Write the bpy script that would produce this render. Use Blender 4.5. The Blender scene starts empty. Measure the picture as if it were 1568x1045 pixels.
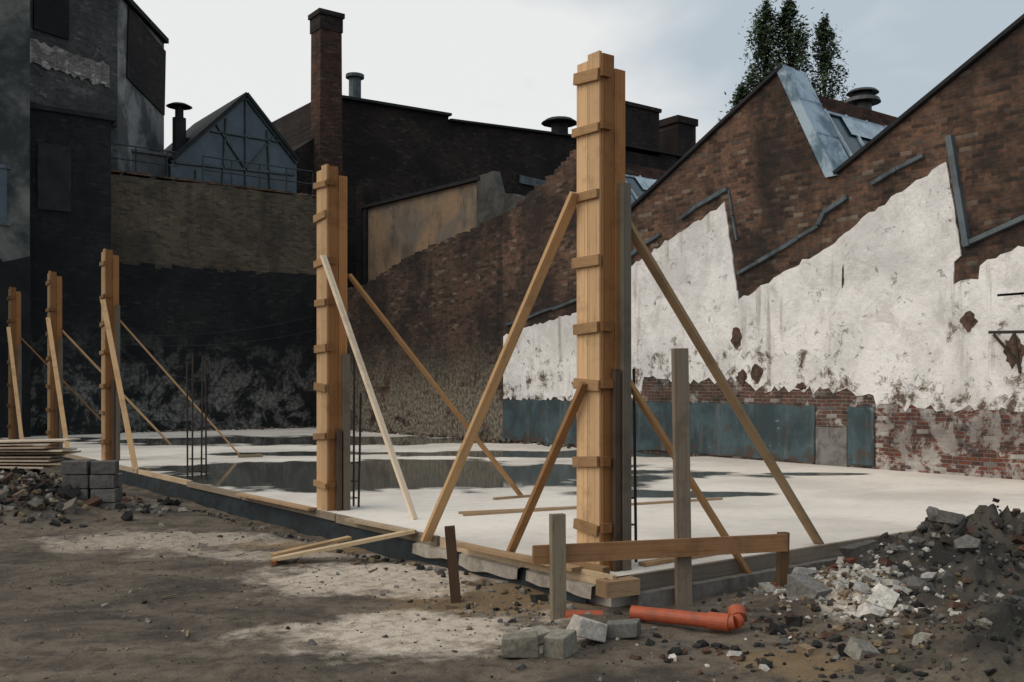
import bpy, math, random
from mathutils import Vector, noise, Matrix
R=random.Random(7)
scene=bpy.context.scene
# ---------------------------------------------------------------- materials
class NT:
    def __init__(s,name):
        s.m=bpy.data.materials.new(name); s.m.use_nodes=True
        s.t=s.m.node_tree; s.t.nodes.clear()
        s.o=s.t.nodes.new('ShaderNodeOutputMaterial')
        s.b=s.t.nodes.new('ShaderNodeBsdfPrincipled')
        s.t.links.new(s.b.outputs[0],s.o.inputs[0])
        s.b.inputs['Roughness'].default_value=.9
        s.b.inputs['Specular IOR Level'].default_value=.2
    def n(s,ty): return s.t.nodes.new(ty)
    def set(s,inp,v):
        if isinstance(v,bpy.types.NodeSocket): s.t.links.new(v,inp)
        else:
            if isinstance(v,tuple) and len(v)==3 and inp.type=='RGBA': v=(*v,1)
            inp.default_value=v
    def pos(s): return s.n('ShaderNodeNewGeometry').outputs['Position']
    def uv(s): return s.n('ShaderNodeUVMap').outputs[0]
    def attr(s,nm='tint'):
        a=s.n('ShaderNodeAttribute'); a.attribute_name=nm; return a.outputs['Color']
    def math(s,op,a,b=0.,c=0.,clamp=False):
        k=s.n('ShaderNodeMath'); k.operation=op; k.use_clamp=clamp
        s.set(k.inputs[0],a); s.set(k.inputs[1],b); s.set(k.inputs[2],c); return k.outputs[0]
    def dot(s,v,d):
        k=s.n('ShaderNodeVectorMath'); k.operation='DOT_PRODUCT'; s.set(k.inputs[0],v); k.inputs[1].default_value=d; return k.outputs['Value']
    def comb(s,x,y,z=0.):
        k=s.n('ShaderNodeCombineXYZ'); s.set(k.inputs[0],x); s.set(k.inputs[1],y); s.set(k.inputs[2],z); return k.outputs[0]
    def scale(s,v,sc):
        k=s.n('ShaderNodeVectorMath'); k.operation='MULTIPLY'; s.set(k.inputs[0],v); k.inputs[1].default_value=sc; return k.outputs[0]
    def sep(s,v):
        k=s.n('ShaderNodeSeparateXYZ'); s.set(k.inputs[0],v); return k.outputs
    def noise(s,v,sc,det=4.,ro=.6,dist=0.,col=False):
        k=s.n('ShaderNodeTexNoise'); s.set(k.inputs['Vector'],v); k.inputs['Scale'].default_value=sc
        k.inputs['Detail'].default_value=min(det,5.); k.inputs['Roughness'].default_value=ro; k.inputs['Distortion'].default_value=dist
        return k.outputs['Color' if col else 'Fac']
    def ramp(s,f,a,b,lo=0.,hi=1.):
        k=s.n('ShaderNodeMapRange'); k.clamp=True; k.interpolation_type='SMOOTHSTEP'; s.set(k.inputs[0],f)
        k.inputs[1].default_value=a;k.inputs[2].default_value=b;k.inputs[3].default_value=lo;k.inputs[4].default_value=hi
        return k.outputs[0]
    def mix(s,f,a,b,ty='MIX'):
        k=s.n('ShaderNodeMix'); k.data_type='RGBA'; k.blend_type=ty
        s.set(k.inputs[0],f); s.set(k.inputs[6],a); s.set(k.inputs[7],b); return k.outputs[2]
    def bump(s,h,st=.5,d=.02):
        k=s.n('ShaderNodeBump'); k.inputs['Strength'].default_value=st; k.inputs['Distance'].default_value=d
        s.set(k.inputs['Height'],h); return k.outputs[0]
    def fin(s,col,rough=None,nrm=None):
        s.set(s.b.inputs['Base Color'],col)
        if rough is not None: s.set(s.b.inputs['Roughness'],rough)
        if nrm is not None: s.set(s.b.inputs['Normal'],nrm)
        return s.m

def brickmat(name,c1,c2,mort,d=(0,1,0),patch=(.3,.28,.25),pamt=.6,soot=(.02,.02,.022),sa=.5,pale=.45,low=None):
    k=NT(name); p=k.pos(); z=k.sep(p)[2]; v=k.comb(k.dot(p,d),z)
    wob=k.noise(p,1.3,2,col=True)
    kk=k.n('ShaderNodeVectorMath'); kk.operation='MULTIPLY_ADD'; k.set(kk.inputs[0],wob); kk.inputs[1].default_value=(.06,.06,0); k.set(kk.inputs[2],v); v2=kk.outputs[0]
    b=k.n('ShaderNodeTexBrick'); k.set(b.inputs['Vector'],v2)
    b.inputs['Scale'].default_value=1.; b.inputs['Brick Width'].default_value=.23; b.inputs['Row Height'].default_value=.075
    b.inputs['Mortar Size'].default_value=.010; b.inputs['Mortar Smooth'].default_value=.25; b.inputs['Bias'].default_value=-.1
    k.set(b.inputs['Color1'],c1); k.set(b.inputs['Color2'],c2); k.set(b.inputs['Mortar'],mort)
    n1=k.noise(p,9,4,.7); n2=k.noise(p,.45,5,.7,.4); n3=k.noise(p,1.7,5,.75,.3)
    col=k.mix(k.ramp(n1,.35,.78,0.,.6),b.outputs['Color'],soot)
    b2=k.n('ShaderNodeTexBrick'); k.set(b2.inputs['Vector'],v2); b2.inputs['Scale'].default_value=1.; b2.inputs['Brick Width'].default_value=.23; b2.inputs['Row Height'].default_value=.075
    b2.inputs['Mortar Size'].default_value=.0; k.set(b2.inputs['Color1'],(0,0,0)); k.set(b2.inputs['Color2'],(1,1,1)); b2.inputs['Bias'].default_value=0.
    rnd=k.sep(b2.outputs['Color'])[0]
    rn2=k.math('FRACT',k.math('MULTIPLY',rnd,7.31))
    col=k.mix(k.ramp(rnd,.88,.97,0,pale),col,patch)
    col=k.mix(k.ramp(rn2,.6,.95,0,.6),col,soot)
    col=k.mix(k.ramp(n3,pamt,pamt+.09,0,.7),col,patch)
    col=k.mix(k.ramp(n3,.30,.42,.55,0),col,soot)
    col=k.mix(k.ramp(n2,.38,.62,0,sa),col,soot)
    st=k.noise(k.scale(p,(2.2,2.2,.25)),1.,3,.6)
    col=k.mix(k.ramp(st,.5,.72,0,.4),col,soot)
    if low:
        ln=k.noise(p,.9,5,.75,.5); lz=k.ramp(z,low[0],low[1],1.,0.)
        c_=k.mix(k.ramp(n1,.4,.6),low[3],tuple(q*.35 for q in low[3]))
        col=k.mix(k.math('MULTIPLY',k.ramp(ln,low[2],low[2]+.12,0,low[4]),lz),col,c_)
    h=k.math('MULTIPLY_ADD',b.outputs['Fac'],-.5,n1)
    return k.fin(col,.95,k.bump(h,.8,.03))

def plain(name,c,c2=None,sc=3.,rough=.8,bump=.3,metal=0.,sp=.25,lo=.35,hi=.65):
    k=NT(name); p=k.pos(); n=k.noise(p,sc,5,.7,.3); n2=k.noise(p,sc*9,3,.6)
    col=k.mix(k.ramp(n,lo,hi),c,c2 or tuple(x*.55 for x in c))
    col=k.mix(k.ramp(n2,.5,.8,0,.35),col,tuple(x*.3 for x in c))
    k.b.inputs['Metallic'].default_value=metal; k.b.inputs['Specular IOR Level'].default_value=sp
    return k.fin(col,rough,k.bump(n2,bump,.01))

def woodmat():
    k=NT('weathered_timber'); uv=k.uv(); c=k.attr()
    g=k.noise(k.scale(uv,(60,1.6,1)),1.,3,.6,.4); g2=k.noise(k.scale(uv,(14,.6,1)),1.,3,.6,1.2)
    s=k.noise(k.scale(uv,(4,1.3,1)),1.,4,.75); sp=k.noise(k.pos(),2.4,4,.75)
    col=k.mix(k.ramp(g,.35,.7,0,.30),c,k.mix(1.,c,(.6,.45,.30),'MULTIPLY'))
    col=k.mix(k.ramp(g2,.50,.66,0,.35),col,k.mix(1.,c,(.66,.47,.30),'MULTIPLY'))
    col=k.mix(k.ramp(s,.50,.70,0,.7),col,k.mix(1.,c,(.36,.27,.21),'MULTIPLY'))
    col=k.mix(k.ramp(sp,.48,.66,0,.5),col,k.mix(1.,c,(.5,.46,.44),'MULTIPLY'))
    vo=k.n('ShaderNodeTexVoronoi'); k.set(vo.inputs['Vector'],k.scale(uv,(7,1.7,1))); vo.inputs['Scale'].default_value=1.
    col=k.mix(k.ramp(vo.outputs['Distance'],.04,.12,.85,0),col,(.10,.04,.015))
    return k.fin(col,.8,k.bump(g,.4,.006))
def tintmat(name,rough=.9,sc=25,bs=.6):
    k=NT(name); p=k.pos(); n=k.noise(p,sc,4,.7); c=k.attr()
    col=k.mix(k.ramp(n,.3,.75,0,.7),c,k.mix(1.,c,(.3,.28,.25),'MULTIPLY'))
    return k.fin(col,rough,k.bump(n,bs,.01))
WOOD=woodmat(); RUB=tintmat('broken_masonry')
# ---------------------------------------------------------------- mesh builder
class MB:
    def __init__(s): s.v=[];s.f=[];s.uv=[];s.c=[];s.m=[]
    def face(s,idx,uv=None,col=(1,1,1),mat=0):
        s.f.append(idx); s.uv.append(uv or [(0,0)]*len(idx)); s.c.append(col); s.m.append(mat)
    def beam(s,p0,p1,w,h,side=None,col=(1,1,1),mat=0,jit=.15):
        p0=Vector(p0);p1=Vector(p1);d=(p1-p0);L=d.length;d.normalize()
        if side is None:
            side=d.cross(Vector((0,0,1)))
            if side.length<.05: side=Vector((1,0,0))
        side=Vector(side); side=(side-d*side.dot(d)).normalized(); up=side.cross(d).normalized()
        f=1+R.uniform(-jit,jit); col=tuple(min(1,x*f) for x in col)
        b=len(s.v); o=R.uniform(0,50)
        for p in (p0,p1):
            for (a,c) in ((-1,-1),(1,-1),(1,1),(-1,1)): s.v.append(p+side*a*w/2+up*c*h/2)
        per=[0,w,w+h,2*w+h,2*w+2*h]
        for i in range(4):
            j=(i+1)%4
            s.face([b+i,b+j,b+4+j,b+4+i],[(per[i]+o,o),(per[i+1]+o,o),(per[i+1]+o,o+L),(per[i]+o,o+L)],col,mat)
        s.face([b+3,b+2,b+1,b],[(o,o),(o+w,o),(o+w,o+.05),(o,o+.05)],tuple(x*.8 for x in col),mat)
        s.face([b+4,b+5,b+6,b+7],[(o,o),(o+w,o),(o+w,o+.05),(o,o+.05)],tuple(x*.8 for x in col),mat)
    def box(s,x0,x1,y0,y1,z0,z1,col=(1,1,1),mat=0):
        b=len(s.v)
        for z in (z0,z1):
            for x,y in ((x0,y0),(x1,y0),(x1,y1),(x0,y1)): s.v.append(Vector((x,y,z)))
        for q in ((0,1,5,4),(1,2,6,5),(2,3,7,6),(3,0,4,7),(4,5,6,7),(3,2,1,0)): s.face([b+i for i in q],None,col,mat)
    def prism(s,poly,ax,c0,c1,col=(1,1,1),mat=0):
        b=len(s.v);n=len(poly)
        for c in (c0,c1):
            for (h,z) in poly: s.v.append(Vector((c,h,z)) if ax=='x' else Vector((h,c,z)))
        s.face([b+i for i in range(n)],None,col,mat); s.face([b+n+i for i in range(n)][::-1],None,col,mat)
        for i in range(n):
            j=(i+1)%n; s.face([b+i,b+j,b+n+j,b+n+i],None,col,mat)
    def cyl(s,p0,p1,r0,r1=None,n=12,col=(1,1,1),mat=0,cap=True):
        r1=r0 if r1 is None else r1
        p0=Vector(p0);p1=Vector(p1);d=(p1-p0).normalized()
        a=d.orthogonal().normalized();c=d.cross(a); b=len(s.v)
        for p,r in ((p0,r0),(p1,r1)):
            for i in range(n):
                t=2*math.pi*i/n; s.v.append(p+(a*math.cos(t)+c*math.sin(t))*r)
        for i in range(n):
            j=(i+1)%n; s.face([b+i,b+j,b+n+j,b+n+i],None,col,mat)
        if cap: s.face([b+i for i in range(n)][::-1],None,col,mat); s.face([b+n+i for i in range(n)],None,col,mat)
    def chunk(s,p,sz,col,flat=.7,mat=0,brick=False):
        b=len(s.v); p=Vector(p)
        rot=Matrix.Rotation(R.uniform(0,6.28),3,'Z')@Matrix.Rotation(R.uniform(-.6,.6),3,'X')@Matrix.Rotation(R.uniform(-.6,.6),3,'Y')
        if brick or R.random()<.3:
            k=(1,.5,.32) if brick else (1,R.uniform(.5,.9),R.uniform(.3,.7)); j=.14 if brick else .4
            for z in (-1,1):
                for x,y in ((-1,-1),(1,-1),(1,1),(-1,1)):
                    s.v.append(p+rot@Vector(((x*k[0]+R.uniform(-j,j))*sz*.5,(y*k[1]+R.uniform(-j,j)*.6)*sz*.5,(z*k[2]+R.uniform(-j,j)*.4)*sz*.5)))
            for q in ((0,1,5,4),(1,2,6,5),(2,3,7,6),(3,0,4,7),(4,5,6,7),(3,2,1,0)): s.face([b+i for i in q],None,col,mat)
        else:
            for (x,y,z) in ICO[0]:
                f=sz*.5*R.uniform(.6,1.3); s.v.append(p+rot@Vector((x*f,y*f*.8,z*f*flat)))
            for q in ICO[1]: s.face([b+i for i in q],None,col,mat)
    def obj(s,name,mats,parent=None,smooth=False):
        me=bpy.data.meshes.new(name)
        if not isinstance(mats,list): mats=[mats]
        xs=[v[0] for v in s.v];ys=[v[1] for v in s.v];zs=[v[2] for v in s.v]
        c=Vector(((min(xs)+max(xs))/2,(min(ys)+max(ys))/2,min(zs)))
        if parent is not None: c=Vector(parent.location)
        me.from_pydata([tuple(v-c) for v in s.v],[],s.f)
        for m in mats: me.materials.append(m)
        ul=me.uv_layers.new(name='UVMap'); ca=me.color_attributes.new('tint','FLOAT_COLOR','CORNER')
        uvs=[];cs=[]
        for u,cc in zip(s.uv,s.c):
            for q in u: uvs.extend(q); cs.extend((*cc,1))
        ul.data.foreach_set('uv',uvs); ca.data.foreach_set('color',cs)
        me.polygons.foreach_set('material_index',s.m)
        if smooth: me.polygons.foreach_set('use_smooth',[True]*len(me.polygons))
        me.update()
        o=bpy.data.objects.new(name,me); scene.collection.objects.link(o)
        if parent is not None: o.parent=parent
        else: o.location=c
        return o
def empty(name,loc):
    e=bpy.data.objects.new(name,None); e.empty_display_size=.3; e.location=loc; scene.collection.objects.link(e); return e
import bmesh
_b=bmesh.new(); bmesh.ops.create_icosphere(_b,subdivisions=1,radius=1)
ICO=([tuple(v.co) for v in _b.verts],[[v.index for v in f.verts] for f in _b.faces]); _b.free()
def jag(pts,step=.3,amp=.08):
    out=[]
    for i in range(len(pts)-1):
        (a,b),(c,d)=pts[i],pts[i+1]; L=math.hypot(c-a,d-b); n=max(1,int(L/step))
        for j in range(n):
            t=(j+(R.uniform(-.3,.3) if j else 0))/n; h=a+(c-a)*t; z=b+(d-b)*t
            if i+j>0: z+=R.uniform(-amp,amp); h+=R.uniform(-amp,amp)*.3
            out.append((h,z))
    out.append(pts[-1]); return out
def steps(pts,amp=.05):
    out=[]
    for i in range(len(pts)-1):
        (a,b),(c,d)=pts[i],pts[i+1]; L=abs(c-a); x=0
        while x<L:
            s_=min(R.choice([.12,.24,.24,.36,.5]),L-x+.001); t0=x/L; t1=min(1,(x+s_)/L); z=b+(d-b)*(t0+t1)/2+R.uniform(-amp,amp)
            out.append((a+(c-a)*t0,z)); out.append((a+(c-a)*(t1-.0001),z+R.uniform(-.02,.02))); x+=s_
    out.append(pts[-1]); return out
# ---------------------------------------------------------------- camera / light / sky
cam=bpy.data.cameras.new('camera'); co=bpy.data.objects.new('camera',cam); scene.collection.objects.link(co); scene.camera=co
co.location=(0,0,1.6); co.rotation_euler=(math.radians(90),0,-math.atan(.75)); cam.lens=35; cam.sensor_width=36; cam.shift_y=.0433; cam.clip_end=2000
sd=Vector((-.74,.12,.72)).normalized()
sun=bpy.data.lights.new('sun','SUN'); so=bpy.data.objects.new('sun',sun); scene.collection.objects.link(so)
sun.energy=1.4; sun.angle=math.radians(60); sun.color=(1,.89,.73); so.rotation_euler=sd.to_track_quat('Z','Y').to_euler(); so.location=(0,0,30)
w=bpy.data.worlds.new('World'); scene.world=w; w.use_nodes=True; t=w.node_tree; t.nodes.clear()
wo=t.nodes.new('ShaderNodeOutputWorld'); bg=t.nodes.new('ShaderNodeBackground'); bg.inputs[1].default_value=.11
sky=t.nodes.new('ShaderNodeTexSky'); sky.sky_type='NISHITA'; sky.sun_disc=False
sky.sun_elevation=math.asin(sd.z); sky.sun_rotation=math.atan2(sd.x,sd.y)
tc=t.nodes.new('ShaderNodeTexCoord'); mp=t.nodes.new('ShaderNodeMapping'); mp.inputs['Scale'].default_value=(1,1,2.2); mp.inputs['Location'].default_value=(.3,.1,0)
nz=t.nodes.new('ShaderNodeTexNoise'); nz.inputs['Scale'].default_value=2.6; nz.inputs['Detail'].default_value=5; nz.inputs['Roughness'].default_value=.5; nz.inputs['Distortion'].default_value=.3
dt=t.nodes.new('ShaderNodeVectorMath'); dt.operation='DOT_PRODUCT'; dt.inputs[1].default_value=(-.45,.62,-.25)
ad=t.nodes.new('ShaderNodeMath'); ad.operation='MULTIPLY_ADD'; ad.inputs[1].default_value=.5
cr=t.nodes.new('ShaderNodeValToRGB'); cr.color_ramp.elements[0].position=.40; cr.color_ramp.elements[0].color=(.44,.505,.56,1); cr.color_ramp.elements[1].position=.62; cr.color_ramp.elements[1].color=(.775,.78,.77,1)
mu=t.nodes.new('ShaderNodeVectorMath'); mu.operation='SCALE'; mu.inputs['Scale'].default_value=10
mx=t.nodes.new('ShaderNodeMix'); mx.data_type='RGBA'; mx.inputs[0].default_value=.95
l=t.links.new
l(tc.outputs['Generated'],mp.inputs[0]); l(mp.outputs[0],nz.inputs['Vector']); l(tc.outputs['Generated'],dt.inputs[0]); l(dt.outputs['Value'],ad.inputs[0]); l(nz.outputs['Fac'],ad.inputs[2]); l(ad.outputs[0],cr.inputs[0]); l(cr.outputs[0],mu.inputs[0])
l(sky.outputs[0],mx.inputs[6]); l(mu.outputs[0],mx.inputs[7]); l(mx.outputs[2],bg.inputs[0]); l(bg.outputs[0],wo.inputs[0])
scene.view_settings.view_transform='Standard'; scene.view_settings.look='None'; scene.view_settings.exposure=0
# ---------------------------------------------------------------- ground
def gauss(x,y,cx,cy,sx,sy,h): return h*math.exp(-((x-cx)/sx)**2/2-((y-cy)/sy)**2/2)
MOUNDS=[(8.75,4.6,.70,.7,.62),(9.9,3.9,1.0,.9,.62),(7.5,4.6,.6,.5,.16),(6.35,2.9,.55,.42,.36),(7.3,3.3,.7,.5,.22),(6.9,5.1,.4,.35,.10),(3.0,15.9,.7,.9,.5),(1.6,17.0,1,1,.5)]
def gz(x,y):
    p=Vector((x,y,0)); z=-.25+.03*noise.noise(p*.9)+.016*noise.noise(p*2.7)+.009*noise.noise(p*8)+.005*noise.noise(p*22)
    m=sum(gauss(x,y,*q) for q in MOUNDS)
    if m>.36: m=.36+(m-.36)*.40
    z+=m*(1+.28*noise.noise(p*2.3)+.24*noise.noise(p*6)+.24*noise.noise(p*13)+.16*noise.noise(p*26))
    if y>5.5: z-=.06*math.exp(-((x-5.33)/.22)**2)*max(0,min(1,(y-8.5)/2))
    if y>5.6: z+=.07*math.exp(-((x-5.25)/.3)**2)*max(0,min(1,(9.2-y)/1.5))*(.6+noise.noise(p*2))
    if x>5.62 and y>6.12: z=min(z,-.3)
    return z
def axis(lo,a,b,hi,st):
    o=[]; x=a
    while x<b: o.append(x); x+=st
    s=st; x=b
    while x<hi: o.append(x); s*=1.25; x+=s
    o.append(hi); s=st; x=a; pre=[]
    while x>lo: s*=1.25; x-=s; pre.append(max(x,lo))
    return pre[::-1]+o
xs=axis(-600,.5,10.5,600,.05); ys=axis(-600,1.,17.,600,.055)
g=MB(); nx=len(xs)
g.v=[Vector((x,y,gz(x,y))) for y in ys for x in xs]
for j in range(len(ys)-1):
    for i in range(nx-1): g.face([j*nx+i,j*nx+i+1,(j+1)*nx+i+1,(j+1)*nx+i])
def patch(cx,cy,ax,ay,s=.55,e_=1.15,am=2.4):
    dx=k.math('DIVIDE',k.math('SUBTRACT',sx,cx),ax); dy=k.math('DIVIDE',k.math('SUBTRACT',sy,cy),ay)
    r=k.math('SQRT',k.math('ADD',k.math('MULTIPLY',dx,dx),k.math('MULTIPLY',dy,dy)))
    r=k.math('ADD',r,k.math('MULTIPLY',k.math('SUBTRACT',nd,.5),am))
    return k.ramp(r,s,e_,1.,0.)
k=NT('trodden_earth'); p=k.pos(); sx=k.dot(p,(.8,-.6,0)); sy=k.dot(p,(.6,.8,0))
n1=k.noise(p,1.1,5,.72,.3); n2=k.noise(p,9,5,.7); n3=k.noise(p,45,3,.7); nd=k.noise(p,1.6,5,.68)
tr=k.noise(k.comb(k.math('MULTIPLY',sx,.35),k.math('MULTIPLY',sy,1.6)),1.2,4,.65,.3)
col=k.mix(k.ramp(n1,.36,.62),(.064,.053,.043),(.155,.125,.095))
col=k.mix(k.ramp(tr,.5,.66,0,.6),col,(.21,.17,.13))
col=k.mix(k.ramp(tr,.30,.42,.6,0),col,(.046,.040,.034))
col=k.mix(k.ramp(n2,.45,.7,0,.55),col,(.036,.031,.027))
col=k.mix(k.ramp(n2,.27,.38,.4,0),col,(.24,.195,.15))
col=k.mix(k.ramp(n3,.6,.72,0,.5),col,(.26,.22,.18))
pt=patch(-.62,7.45,1.15,.74); pt=k.math('MAXIMUM',pt,k.math('MULTIPLY',patch(-1.3,9.55,1.3,.9),.9)); pt=k.math('MAXIMUM',pt,k.math('MULTIPLY',patch(-4.2,11.9,1.7,.7),.6))
pt=k.math('MAXIMUM',pt,k.math('MULTIPLY',patch(-2.6,10.9,1.2,.35),.6)); pt=k.math('MAXIMUM',pt,k.math('MULTIPLY',patch(2.75,8.05,.38,.6),.9))
pc=k.mix(k.ramp(n2,.35,.65),(.66,.575,.48),(.38,.31,.24))
sandy=k.math('MAXIMUM',patch(-.2,8.6,1.3,.7),patch(1.9,6.6,.45,.4)); sandy=k.math('MAXIMUM',sandy,patch(-2.2,11.6,1.4,.35)); sandy=k.math('MAXIMUM',sandy,patch(2.6,9.15,.5,.25))
col=k.mix(k.math('MULTIPLY',sandy,.5),col,(.29,.19,.095))
mz=k.sep(p)[2]
col=k.mix(k.ramp(mz,-.14,.06,0,.85),col,k.mix(k.ramp(n1,.4,.6),(.028,.028,.027),(.075,.069,.057)))
col=k.mix(k.math('MULTIPLY',pt,k.ramp(n2,.25,.5,.7,1.)),col,pc)
k.fin(col,.95,k.bump(k.math('ADD',n2,k.math('MULTIPLY',n3,.5)),.9,.035)); g.obj('ground',k.m,smooth=True)
# ---------------------------------------------------------------- slab
k=NT('wet_concrete_slab'); p=k.pos(); sx=k.dot(p,(.8,-.6,0)); sy=k.dot(p,(.6,.8,0)); nd=k.noise(p,.6,4,.55); n1=k.noise(p,.35,5,.65,.3); n2=k.noise(p,7,5,.65)
pud=patch(-2.0,18.2,5.2,3.0,.7,1.15,2.0)
for a in ((-6.,29,7.5,2.4),(1.9,14.7,1.7,.5),(1.,23.3,4.,1.2),(-4.5,23.4,2.5,.8),(5.5,18,.9,.3)): pud=k.math('MAXIMUM',pud,patch(*a,.7,1.15,2.0))
damp=k.ramp(pud,.0,.4); wet=k.ramp(pud,.32,.62)
col=k.mix(k.ramp(n1,.35,.65),(.79,.73,.655),(.58,.53,.475)); col=k.mix(k.ramp(n2,.45,.8,0,.4),col,(.42,.38,.335))
col=k.mix(damp,col,(.25,.235,.21)); col=k.mix(wet,col,(.095,.098,.088))
k.b.inputs['Specular IOR Level'].default_value=.5
rg=k.math('ADD',k.math('MULTIPLY_ADD',damp,-.4,.85),k.math('MULTIPLY',wet,-.40))
k.fin(col,rg,k.bump(k.math('MULTIPLY',n2,k.math('SUBTRACT',1.,wet)),.3,.01))
SLAB=k.m
s=MB(); s.box(5.62,16.99,6.12,34.99,-.32,0.); s.obj('concrete_slab',SLAB)
CONC=plain('grey_concrete',(.22,.21,.195),(.11,.105,.10),4.,.9,.5)
MEMB_SHADE=plain('black_membrane_edge_shade',(.010,.012,.014),(.020,.030,.036),2.2,.6,.8,sp=.25)  # membrane colour taken near black to hold the shade below the slab edge
e=MB(); PALE=(.56,.44,.30); GREYW=(.22,.19,.155); OR=(.43,.205,.080); LT=(.74,.50,.285)
y=6.0
while y<34.5:
    L=R.uniform(2.2,3.6); y1=min(y+L,34.6); xo=R.uniform(-.03,.02)
    e.beam((5.57+xo,y,-.005),(5.57+xo+R.uniform(-.03,.03),y1-.04,-.01),.045,.085 if y>9 else .10,side=(1,0,0),col=R.choice([PALE,(.4,.33,.25),(.3,.25,.19)]))
    if y<13: e.beam((5.50+xo,y+R.uniform(.1,.6),.05),(5.45+xo,y1-R.uniform(.1,.6),.045),.12,.03,side=(1,0,0),col=R.choice([(.46,.32,.19),(.5,.40,.28)]))
    y=y1
x=5.5
while x<12:
    L=R.uniform(1.4,2.4); e.beam((x,6.06,-.05),(x+L-.05,6.07+R.uniform(-.02,.02),-.05),.045,.13,side=(0,1,0),col=R.choice([GREYW,(.3,.26,.21)])); x+=L
e.beam((5.42,6.02,-.05),(5.75,5.98,-.05),.16,.13,col=(.40,.27,.16)); e.beam((5.62,6.18,.04),(5.55,6.9,.04),.09,.08,col=(.34,.22,.12))
e.obj('slab_edge_shuttering',WOOD)
e=MB(); y=6.3; prev=None  # dark strip: membrane, also drawn in for the shade under the edge boards
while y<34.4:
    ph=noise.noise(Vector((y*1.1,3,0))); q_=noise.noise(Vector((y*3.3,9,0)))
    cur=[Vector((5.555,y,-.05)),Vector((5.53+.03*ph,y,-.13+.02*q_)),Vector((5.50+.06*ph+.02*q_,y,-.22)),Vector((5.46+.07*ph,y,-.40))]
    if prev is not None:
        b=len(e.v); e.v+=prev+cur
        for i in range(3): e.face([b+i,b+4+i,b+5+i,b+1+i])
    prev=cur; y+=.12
e.obj('membrane_and_edge_shade',MEMB_SHADE,smooth=True)
e=MB()
for (y0,y1) in ((6.2,7.1),(7.22,8.2),(8.32,9.1)):
    y=y0; prev=None
    while y<y1:
        j=noise.noise(Vector((y*4,1,5)))*.02; lo_=-.17+noise.noise(Vector((y*2.2,7,2)))*.08
        cur=[Vector((5.55,y,-.055)),Vector((5.475+j,y,-.07)),Vector((5.465+j,y,lo_)),Vector((5.53,y,lo_-.02))]
        if prev is not None:
            b=len(e.v); e.v+=prev+cur
            for i in range(3): e.face([b+i,b+4+i,b+5+i,b+1+i],None,(.40,.36,.31))
        prev=cur; y+=.06
e.beam((5.75,5.98,-.22),(9.5,6.0,-.22),.1,.2,side=(0,1,0),col=(.22,.20,.18)); e.obj('concrete_footing_edge',tintmat('cast_concrete',.9,7,.7))
# ---------------------------------------------------------------- formwork columns
def column(cx,cy,H,stud,braces,cle,tone=1.):
    E=empty('formwork_column',(cx,cy,0)); m=MB(); s=.125
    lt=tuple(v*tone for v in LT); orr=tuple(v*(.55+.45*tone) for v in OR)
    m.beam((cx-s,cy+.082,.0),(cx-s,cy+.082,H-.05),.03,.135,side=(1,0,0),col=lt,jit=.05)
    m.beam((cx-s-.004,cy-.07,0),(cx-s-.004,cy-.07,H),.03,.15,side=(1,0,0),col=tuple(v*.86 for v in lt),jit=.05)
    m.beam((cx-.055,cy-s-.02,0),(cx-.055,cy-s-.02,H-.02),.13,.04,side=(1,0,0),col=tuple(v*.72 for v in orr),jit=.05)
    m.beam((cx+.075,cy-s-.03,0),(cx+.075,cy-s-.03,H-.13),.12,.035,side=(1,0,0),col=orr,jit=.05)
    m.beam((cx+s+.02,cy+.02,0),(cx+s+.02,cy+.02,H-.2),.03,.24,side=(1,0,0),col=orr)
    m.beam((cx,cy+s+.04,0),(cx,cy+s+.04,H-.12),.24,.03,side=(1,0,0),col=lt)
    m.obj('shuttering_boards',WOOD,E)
    m=MB()
    for z in cle:
        z+=R.uniform(-.03,.03); t=R.uniform(-.018,.018); w_=R.uniform(.07,.10); q=R.uniform(.46,.66)
        m.beam((cx-s-.034,cy-.155+R.uniform(-.02,.01),z-t),(cx-s-.034,cy+.155+R.uniform(-.01,.03),z+t),.035,w_,side=(1,0,0),col=(lt[0]*q,lt[1]*q*.93,lt[2]*q*.85))
        if R.random()<.6: m.beam((cx-.155,cy-s-.06,z+.01),(cx-.04+R.uniform(-.03,.03),cy-s-.06,z+.01),.035,w_*.9,side=(0,1,0),col=tuple(v*.6 for v in orr))
    m.obj('clamping_cleats',WOOD,E)
    m=MB(); m.beam((cx+.10,cy-s-.085,-.02),(cx+.10,cy-s-.08,stud),.09,.06,side=(1,0,0),col=(.17,.15,.12)); m.beam((cx+.0,cy-s-.075,-.02),(cx+.0,cy-s-.075,stud*.52),.06,.05,side=(1,0,0),col=(.10,.07,.05))
    m.obj('corner_stud',WOOD,E)
    for i,(p0,p1,c,ww) in enumerate(braces):
        m=MB(); m.beam(p0,p1,ww,.035,col=c,jit=.05)
        m.obj('diagonal_brace_%d'%(i+1),WOOD,E)
BW=(.62,.41,.22); WH=(.88,.74,.56); DK=(.38,.215,.10)
c5=[4.28,3.84,3.24,2.66,2.08,1.6,.94,.37]
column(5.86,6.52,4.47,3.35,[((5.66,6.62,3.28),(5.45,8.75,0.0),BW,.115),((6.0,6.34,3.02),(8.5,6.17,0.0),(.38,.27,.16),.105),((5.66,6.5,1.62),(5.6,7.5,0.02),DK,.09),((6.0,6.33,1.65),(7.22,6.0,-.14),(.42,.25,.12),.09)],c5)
column(5.86,11.7,4.42,2.0,[((5.64,11.5,3.24),(6.2,10.2,0),WH,.09),((6.03,11.55,3.03),(8.72,11.4,0),(.40,.235,.11),.10)],[4.2,3.75,3.2,2.65,2.1,1.55,.95,.35],.78)
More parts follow.
